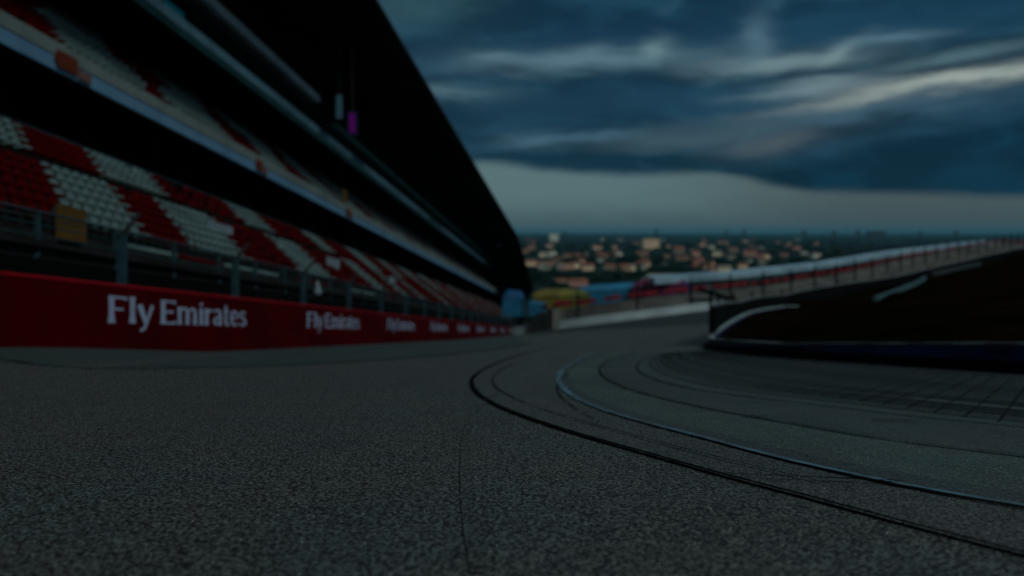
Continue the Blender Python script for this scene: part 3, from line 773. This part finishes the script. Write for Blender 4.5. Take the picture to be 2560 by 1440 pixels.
board(15.2, 65, 67, 4.0, 4.7, M['paleblue'], 'entrance_sign', 'small pale sign over the third and farthest stand entrance', 'sign', group='signs over the stand entrances')
def fascia_ad(Y0, Y1, label):
    k_ = 19.96 / 14.45; Y0 *= k_; Y1 *= k_; loc = W(19.95, Y0, 10.3); r_ = empty('sponsor_plate', label, 'sign', 'orange plates on the upper fascia', loc=loc)
    mb = MB(); Ym = Y0 + (Y1 - Y0) * .62
    pts = [(Y0 + .15, 10.3), (Y0, 10.6), (Y0 + .15, 10.95), (Ym - .1, 10.95), (Ym, 10.65), (Ym - .1, 10.3)]
    i0 = 0; mb.v = [W(19.95, y, h) for y, h in pts] + [W(19.90, y, h) for y, h in pts]; n = 6
    mb.f = [tuple(range(n)), tuple(range(2 * n - 1, n - 1, -1))] + [(j, (j + 1) % n, (j + 1) % n + n, j + n) for j in range(n)]; mb.mi = [0] * len(mb.f)
    local(mb.build('plate', [M['orange']], r_), loc)
    mb = MB(); mb.lbox(19.95, 19.91, Ym + .05, Y1, 10.25, 10.6); local(mb.build('caption', [mat('caption_pink', (.14, .08, .07), .7)], r_), loc)
fascia_ad(22.05, 23.7, 'orange oval plate at the near end of the upper tier fascia')
fascia_ad(35.9, 37.2, 'small orange plate midway along the upper tier fascia')
fascia_ad(50.0, 51.6, 'small orange plate farther along the upper fascia, beneath a yellow spot')
board(20.3, 69.5, 70.6, 11.5, 12.7, M['yellow'], 'yellow_notice', 'tiny yellow notice on the parapet of upper tier', 'sign')
# white cloth bag hung behind the fence
loc = W(11.2, 34.5, 1.7); mb = MB(); n = 10; prof_ = [(.02, .62), (.07, .5), (.12, .3), (.2, .1), (.17, .0)]
for r_, z_ in prof_:
    for k in range(n): a_ = 2 * math.pi * k / n; mb.v.append((loc[0] + r_ * math.cos(a_) * (1 + .15 * math.sin(3 * a_)), loc[1] + r_ * math.sin(a_), loc[2] + z_))
for j in range(len(prof_) - 1):
    for k in range(n): mb.f.append((j * n + k, j * n + (k + 1) % n, (j + 1) * n + (k + 1) % n, (j + 1) * n + k)); mb.mi.append(0)
mb.f.append(tuple(range(40, 50))); mb.mi.append(0)
tag(mb.build('cloth_bag', [M['paleblue']], smooth=True), 'small pale cloth bag hanging behind the catch fence', 'bag')

# ------------------------------------------------------------------ outer wall of the turn with its catch fence
OW = spline(list(zip(WX, WY)), 6)
def ground(x, y): return float(track_z(x, y))
ow = empty('outer_wall', 'long white concrete wall around the outside of the far turn', 'wall')
wall_along('wall_body', OW, lambda x, y: ground(x, y) - .4, lambda x, y: ground(x, y) + 1.22, .3, [M['whitewall']], ow, 0, 32)
wall_along('wall_body', OW, lambda x, y: ground(x, y) - .4, lambda x, y: ground(x, y) + 1.1, .3, [M['greyconc']], ow, 31)
mb = MB(); p0, p1 = np.array((1.2, float(wall_y(1.2)) - .2)), np.array((2.4, float(wall_y(2.4)) - .2))
mb.hexa([(p0[0], p0[1], ground(*p0) + .3), (p1[0], p1[1], ground(*p1) + .3), (p1[0], p1[1] + .03, ground(*p1) + .3), (p0[0], p0[1] + .03, ground(*p0) + .3), (p0[0], p0[1], ground(*p0) + 1.0), (p1[0], p1[1], ground(*p1) + 1.0), (p1[0], p1[1] + .03, ground(*p1) + 1.0), (p0[0], p0[1] + .03, ground(*p0) + 1.0)])
mb.build('emblem', [M['green']], ow)
for xx in (4.6, 9.0, 14, 19.5):
    y = float(wall_y(xx)) - .2; z = ground(xx, y); mb = MB(); mb.box(xx, xx + .9, y, y + .04, z + .35, z + .95); mb.build('emblem', [M['fasciablue']], ow)
of = empty('turn_fence', 'tall dark catch fence with slim posts above the white turn wall', 'fence')
dd = np.r_[0, np.cumsum(np.linalg.norm(np.diff(OW, axis=0), axis=1))]
npost = 34
for k in range(npost):
    s_ = 2.5 + k * 9.0
    if s_ > dd[-1]: break
    x = float(np.interp(s_, dd, OW[:, 0])); y = float(np.interp(s_, dd, OW[:, 1])); z = ground(x, y)
    mb = MB(); mb.box(x - .14, x + .14, y - .12, y + .12, z + 1.22, z + 5.0); mb.tube((x, y, z + 5.0), (x - .1, y - .7, z + 5.6), .08, 5); mb.build('post', [M['armco']], of)
for hh_ in (1.9, 2.6, 3.3, 4.0, 4.7):
    mb = MB()
    for i in range(len(OW) - 1): mb.tube((*OW[i], ground(*OW[i]) + hh_), (*OW[i + 1], ground(*OW[i + 1]) + hh_), .03, 4)
    mb.build('cable', [M['wire']], of)

# terraces and hoardings behind the turn
def offs(d, i0=0, i1=None):
    p = OW[i0:i1]; t = np.gradient(p, axis=0); t /= np.linalg.norm(t, axis=1)[:, None]; return p + np.stack([-t[:, 1], t[:, 0]], 1) * d
bl = empty('bleachers', 'long grey concrete bleachers topped by red panels behind the turn fence', 'bleachers')
for j in range(5):
    wall_along('terrace_step', offs(3.2 + j * 1.1), lambda x, y: ground(x, y) - 3.5, lambda x, y, j=j: ground(x, y - 4) + .8 + j * .45, 1.09, [M['greyconc']], bl)
off9 = offs(8.4)
k = 0; i = 0
d9 = np.r_[0, np.cumsum(np.linalg.norm(np.diff(off9, axis=0), axis=1))]
s_ = 0
while s_ < d9[-1] - 6 and k < 90:
    ln = 2.2 + 1.6 * rng.random(); pts = np.array([[np.interp(q, d9, off9[:, 0]), np.interp(q, d9, off9[:, 1])] for q in np.linspace(s_, s_ + ln, 3)])
    h0_ = 2.55 + .15 * rng.random()
    wall_along('red_panel', pts, lambda x, y: ground(x, y - 8) + h0_, lambda x, y: ground(x, y - 8) + h0_ + .65, .1, [M['brightred']], bl); s_ += ln + .4 + 1.0 * (rng.random() < .5); k += 1
# dark stair ramp
loc_ = ((1760 - 1280) / F * 127, 127, 0)
mb = MB(); a = np.array(((1750 - 1280) / F * 128, 128, (580 - 718) / F * 128)); b = np.array(((1850 - 1280) / F * 131, 131, (580 - 748) / F * 131))
mb.hexa([tuple(a + (0, 0, -.8)), tuple(b + (0, 0, -.8)), tuple(b + (0, 1.6, -.8)), tuple(a + (0, 1.6, -.8)), tuple(a), tuple(b), tuple(b + (0, 1.6, 0)), tuple(a + (0, 1.6, 0))])
for q in np.linspace(0, 1, 6): p = a + (b - a) * q; mb.tube(p, p + np.array((0, 0, .9)), .05, 5)
tag(mb.build('access_ramp', [M['armco']]), 'dark sloping access ramp crossing the bleachers where the canopy starts', 'ramp')

# white canopy of the far stand
cn = empty('long_canopy', 'long pale canopy roof over the bleachers climbing to the right', 'canopy')
i0c = 28
cp = offs(12.0, i0c)
def czt(x, y): return ground(x, y - 10) + 5.3
n = len(cp); mb = MB()
fr, bk = offs(9.6, i0c), offs(12, i0c)
for i in range(n):
    x, y = OW[i0c + i]; g_ = ground(x, y) + .5 - .018 * x; mb.v += [(*fr[i], g_ + 3.7), (*bk[i], g_ + 4.9), (*bk[i], g_ + 5.0), (*fr[i], g_ + 4.7)]
for i in range(n - 1):
    for j in range(4): q = i * 4 + j; r = i * 4 + (j + 1) % 4; mb.f.append((q, r, r + 4, q + 4)); mb.mi.append(0)
mb.f += [(3, 2, 1, 0), tuple((n - 1) * 4 + j for j in range(4))]; mb.mi += [0, 0]
mb.build('roof', [M['canvaswhite']], cn)
for i in range(0, n, 3):
    x, y = OW[i0c + i]; g_ = ground(x, y); mb = MB(); mb.tube((*bk[i], g_ - 3), (*bk[i], g_ + 5.1 - .018 * x), .12, 6); mb.tube((*fr[i], g_ + 1), (*fr[i], g_ + 3.9 - .018 * x), .1, 6); mb.build('column', [M['armco']], cn) if True else None

# tents and banners between the stand end and the canopy
def tent(px0, px1, ytop0, ytop1, ybot0, ybot1, Y, m, label, name='marquee', depth=5.0, m2=None, ridge=.35):
    loc = ((px0 - 1280) / F * Y, Y, (580 - ybot0) / F * Y); r_ = empty(name, label, 'tent', 'tents and banners behind the turn', loc=loc)
    X0, X1 = (px0 - 1280) / F * Y, (px1 - 1280) / F * Y
    zt0, zt1, zb0, zb1 = [(580 - q) / F * Y for q in (ytop0, ytop1, ybot0, ybot1)]
    ev0, ev1 = zb0 + (zt0 - zb0) * .62, zb1 + (zt1 - zb1) * .62
    # roof: swept ridge with rounded ends
    mb = MB(); N_ = 14
    for i in range(N_ + 1):
        u = i / N_; x = X0 + (X1 - X0) * u; e = ev0 + (ev1 - ev0) * u; t_ = zt0 + (zt1 - zt0) * u
        sag = math.sin(math.pi * u) ** .45; zr = e + (t_ - e) * sag + .12 * math.sin(u * 9)
        mb.v += [(x, Y, e), (x, Y + depth * .25, e + (zr - e) * .75), (x, Y + depth * .5, zr), (x, Y + depth * .75, e + (zr - e) * .75), (x, Y + depth, e)]
    for i in range(N_):
        for j in range(4): q = i * 5 + j; mb.f.append((q, q + 5, q + 6, q + 1)); mb.mi.append(0)
    local(mb.build('roof', [m], r_), loc)
    mb = MB(); mb.hexa([(X0, Y + .1, zb0 - .6), (X1, Y + .1, zb1 - .6), (X1, Y + depth - .1, zb1 - .6), (X0, Y + depth - .1, zb0 - .6), (X0, Y + .1, ev0 - .02), (X1, Y + .1, ev1 - .02), (X1, Y + depth - .1, ev1 - .02), (X0, Y + depth - .1, ev0 - .02)])
    local(mb.build('side_wall', [m2 or m], r_), loc)
    return r_
tent(1256, 1312, 724, 728, 784, 782, 131, M['canvasdeep'], 'deep blue tent with light blue wall at the end of the main grandstand', m2=M['canvasblue'])
tent(1322, 1366, 748, 752, 782, 782, 133, M['canvasblue'], 'small light blue tent wedged between the deep blue and yellow tents')
tent(1332, 1476, 722, 724, 772, 762, 134, M['canvasyellow'], 'mustard yellow canvas tent between the blue tents')
tent(1440, 1610, 716, 704, 755, 745, 137, M['canvasblue'], 'wide bright blue tent between the yellow and purple tents')
tent(1585, 1725, 700, 692, 752, 736, 134, M['canvaspurple'], 'purple and dark blue tent where the pale canopy begins', depth=4)
tent(1660, 1700, 690, 688, 712, 706, 146, M['canvasdeep'], 'dark navy tent top behind the purple tent', depth=4)
tent(1712, 1775, 692, 686, 720, 714, 141, M['canvaswhite'], 'white tent joining the end of the long pale canopy', depth=4)

# ------------------------------------------------------------------ town on the plain
PZ = -60.0
def zt_at(X, Y): return float(terrain_z(X, Y))
def house_parts(w, d, hw, hr, wallm, roofm, flat=False):
    ws = MB(); ws.box(-w / 2, w / 2, -d / 2, d / 2, -3, hw)
    rf_ = MB(); e = w * .04
    if flat: rf_.box(-w / 2 - e, w / 2 + e, -d / 2 - e, d / 2 + e, hw + .02, hw + .5); rf_.box(-w * .15, w * .15, -d * .2, d * .2, hw + .52, hw + 3)
    else:
        x0, x1, y0, y1 = -w / 2 - e, w / 2 + e, -d / 2 - e, d / 2 + e
        rf_.v = [(x0, y0, hw + .02), (x1, y0, hw + .02), (x1, y1, hw + .02), (x0, y1, hw + .02), (x0 + e * 2, 0, hw + hr), (x1 - e * 2, 0, hw + hr)]
        rf_.f = [(0, 3, 2, 1), (0, 1, 5, 4), (2, 3, 4, 5), (1, 2, 5), (3, 0, 4)]; rf_.mi = [0] * 5
        rf_.box(w * .2, w * .2 + .9, -.5, .5, hw + hr * .6, hw + hr + 1.2)
    wn = MB()
    for f_ in range(max(1, int(hw / 3.2))):
        for k in range(max(2, int(w / 4))):
            x = -w / 2 + (k + .5) * w / max(2, int(w / 4)); wn.box(x - .55, x + .55, -d / 2 - .06, -d / 2 - .01, 1.0 + f_ * 3.1, 2.4 + f_ * 3.1)
    return ws, rf_, wn
KW = dict(peach='peach', cream='cream', pink='pink', brown='brown', pale='pale')
def house(px, py, wpx, hpx, wall, label, roof='tile', flat=False, cat='house', name='house', group='houses of the distant town', Y=None):
    Y = Y or -PZ * F / (py - 580); X = (px - 1280) / F * Y; w = wpx * Y / F; h = hpx * Y / F
    z = zt_at(X, Y); r_ = empty(name, label, cat, group, loc=(X, Y, z)); r_.rotation_euler.z = rng.uniform(-.35, .25)
    d = min(w * .8, 14 + w * .2); hw = h * (1.0 if flat else .68)
    ws, rf_, wn = house_parts(w, d, hw, h * .32, None, None, flat)
    ws.build('wall', [M[wall]], r_); rf_.build('roof', [M[roof]], r_); 
    if flat and wpx > 30:
        for a_ in range(4):
            for b_ in range(4):
                q = MB(); xx = -w / 2 + (a_ + .5) * w / 4; zz = hw * (b_ + .35) / 4.2; q.box(xx - w * .05, xx + w * .05, -d / 2 - .12, -d / 2 - .02, zz, zz + hw * .1); q.build('window', [M['shutter']], r_)
    return r_
HL = [
 (1327, 664, 26, 15, 'peach', 'peach house beside the dark grandstand roof end, lowest of the row'),
 (1362, 664, 44, 11, 'pink', 'long low pink building just right of the grandstand roof end'),
 (1361, 642, 24, 13, 'cream', 'cream house above the long low pink building'),
 (1328, 624, 20, 12, 'brown', 'brown house high in the town by the roof edge'),
 (1418, 672, 32, 14, 'pink', 'pinkish house over the yellow tent'),
 (1440, 670, 14, 14, 'cream', 'small cream house touching the pinkish house above the yellow tent'),
 (1470, 676, 28, 18, 'peach', 'bright peach house with gable right of the yellow tent'),
 (1500, 654, 16, 8, 'pale', 'small pale house behind the bright peach gabled house'),
 (1526, 674, 24, 13, 'brown', 'brown house among dark trees over the wide blue tent'),
 (1574, 676, 30, 16, 'cream', 'brightest yellow cream house above the wide blue tent'),
 (1610, 674, 12, 12, 'pale', 'small greenish white house right of the brightest cream house'),
 (1540, 632, 14, 8, 'pink', 'tiny reddish house in the mid distance over the blue tent'),
 (1613, 636, 16, 8, 'pink', 'tiny orange red house beneath the big peach tower block'),
 (1697, 634, 26, 18, 'brown', 'brown block left of the pink house in the middle of town'),
 (1740, 640, 18, 14, 'pink', 'pink house in the middle of the town'),
 (1706, 652, 34, 12, 'brown', 'wide brown building in front of the brown block'),
 (1792, 640, 20, 14, 'cream', 'cream house between the pink house and the canopy'),
 (1832, 630, 22, 11, 'brown', 'ochre brown house above the pale canopy'),
 (1876, 640, 32, 16, 'pink', 'large pink house near the pale canopy'),
 (1908, 646, 26, 12, 'peach', 'peach house right of the large pink house'),
 (1782, 678, 14, 14, 'pink', 'orange house at the left end of the lit group above the canopy'),
 (1811, 678, 32, 15, 'cream', 'wide bright cream house right above the pale canopy'),
 (1856, 672, 22, 14, 'peach', 'pale peach house right of the wide bright cream house'),
 (1402, 706, 34, 10, 'brown', 'low brown shed behind the yellow tent'),
 (1446, 714, 46, 18, 'pink', 'red gabled hall behind the yellow tent'),
 (1652, 700, 66, 16, 'cream', 'large bright yellow cream hall behind the purple tent'),
 (1618, 702, 24, 8, 'cream', 'small bright annex left of the large yellow hall'),
 (1960, 642, 20, 10, 'brown', 'dim brown house rightmost above the canopy'),
 (2010, 636, 16, 8, 'pale', 'dim pale house at the right limit of the town'),
]
for px, py, w_, h_, wl, lb_ in HL:
    house(px, py, w_, h_, wl, lb_, roof=('tile' if wl in ('pink', 'peach', 'brown') else 'tilegrey'))
house(1626, 622, 40, 26, 'peach', 'big peach apartment block standing tall in the middle of the town', 'tilegrey', True, 'building', 'apartment_block')
house(1384, 602, 22, 18, 'pale', 'pale tower on the horizon right of the grandstand roof', 'tilegrey', True, 'building', 'tower_block')
house(1760, 612, 14, 14, 'brown', 'dim narrow tower above the pink house', 'tilegrey', True, 'building', 'tower_block')
house(2190, 596, 46, 18, 'shutter', 'dark wide block on the skyline at the right', 'tilegrey', True, 'building', 'apartment_block')
for px in (1412, 1640, 1815, 1860, 2010, 2085, 2145, 2300, 2390):
    house(px, 594 + rng.random() * 3, 5 + 5 * rng.random(), 15 + 7 * rng.random(), 'shutter', 'thin dark tower breaking the far skyline', 'tilegrey', True, 'tower', 'skyline_tower', 'thin towers on the far skyline')
protos = {}
for n_ in range(150):
    px = 1300 + 820 * rng.random() ** 1.1; py = 600 + 80 * rng.random() ** .9
    lim = 705 if px < 1700 else 705 - (px - 1700) * .135
    if py > lim - 12: continue
    kind = ['brown', 'pink', 'pale', 'peach', 'brown', 'pale'][int(rng.integers(0, 6))]
    if rng.random() < .45: continue
    Y = -PZ * F / (py - 580); X = (px - 1280) / F * Y
    if kind not in protos:
        r_ = empty('house', f'dim {dict(brown="brown", pink="pinkish", pale="pale", peach="peach")[kind]} house half lost among the trees of the town', 'house', 'small houses scattered through the town')
        ws, rf_, wn = house_parts(15, 11, 5.5, 3, None, None)
        ws.build('wall', [M[kind]], r_); rf_.build('roof', [M['tile' if kind != 'pale' else 'tilegrey']], r_); protos[kind] = r_
        o = r_
    else:
        src = protos[kind]; o = src.copy(); C.objects.link(o)
        for ch in list(src.children): c_ = ch.copy(); C.objects.link(c_); c_.parent = o
    s_ = rng.uniform(.7, 1.3) * (1 + max(0, Y - 1500) / 3500); o.scale = (s_, s_, min(s_, 1.6)); o.location = (X, Y, zt_at(X, Y)); o.rotation_euler.z = rng.uniform(-.8, .8)

# woods: crowns of leaf clumps spread over slope and plain
def crown_mesh(seed, n=46):
    r = np.random.default_rng(seed); mb = MB()
    for _ in range(n):
        th, ph = r.uniform(0, 2 * math.pi), r.uniform(-.5, 1.4); rr = r.uniform(.35, 1) ** .5
        c = np.array((math.cos(th) * math.cos(ph), math.sin(th) * math.cos(ph), .15 + .85 * math.sin(ph))) * rr
        u = r.normal(size=3); u /= np.linalg.norm(u); v = np.cross(u, r.normal(size=3)); v /= np.linalg.norm(v); s_ = r.uniform(.16, .34)
        mb.quad(tuple(c + s_ * u), tuple(c + s_ * v * .8), tuple(c - s_ * u), tuple(c - s_ * v * .7))
    mb.tube((0, 0, -1.2), (0, 0, .2), .07, 5, .04, 1); return mb
wv, wf, wm, base_i = [], [], [], 0
CM = [crown_mesh(s_) for s_ in range(5)]; CV = [np.array(c.v) for c in CM]
def plant(X, Y, r_, hz):
    global base_i
    k = int(rng.integers(0, 5)); a_ = rng.uniform(0, 6.28); ca, sa = math.cos(a_), math.sin(a_)
    v = CV[k] * (r_, r_, hz); v = np.stack([v[:, 0] * ca - v[:, 1] * sa, v[:, 0] * sa + v[:, 1] * ca, v[:, 2]], 1) + (X, Y, zt_at(X, Y) + hz * 1.0)
    wv.append(v); wf.extend([tuple(i + base_i for i in f_) for f_ in CM[k].f]); wm.extend(CM[k].mi); base_i += len(v)
for n_ in range(1500):
    px = rng.uniform(1240, 2560); py = 585 + 140 * rng.random() ** .9
    if py > 730 - max(0, px - 1650) * .135: continue
    Y = -PZ * F / (py - 580); X = (px - 1280) / F * Y
    if Y < 500: continue
    if any(abs(px - q[0]) < q[2] * .75 + 6 and -4 < py - q[1] < 12 for q in HL): continue
    k = 1 + max(0, Y - 1200) / 2500; plant(X, Y, rng.uniform(6, 12) * k, rng.uniform(2.6, 4.6) * min(k, 1.5))
for n_ in range(260):
    Y = rng.uniform(230, 620); X = rng.uniform(-20, 330) * Y / 400
    if zt_at(X, Y) > -22: continue
    plant(X, Y, rng.uniform(4, 7), rng.uniform(3, 5))
me = bpy.data.meshes.new('woodland'); me.from_pydata(np.vstack(wv).tolist(), [], wf); me.materials.append(M['leaf']); me.materials.append(M['trunk']); me.polygons.foreach_set('material_index', wm); me.update()
o = bpy.data.objects.new('woodland', me); C.objects.link(o); o['kind'] = 'stuff'; o['label'] = 'dark blurred woods between the houses of the distant town'; o['category'] = 'woods'

# ------------------------------------------------------------------ haze
hz = MB(); hz.box(-46000, 46000, -31000, 61000, -62.5, 140)
hm = bpy.data.materials.new('haze_air'); hm.use_nodes = True; t_ = hm.node_tree; t_.nodes.clear()
pv = t_.nodes.new('ShaderNodeVolumePrincipled'); pv.inputs['Color'].default_value = (.15, .50, .66, 1); pv.inputs['Density'].default_value = 3.5e-5
om = t_.nodes.new('ShaderNodeOutputMaterial'); t_.links.new(pv.outputs[0], om.inputs['Volume'])
HAZE = True
if HAZE:
    h_ = hz.build('haze', [hm]); h_['kind'] = 'stuff'
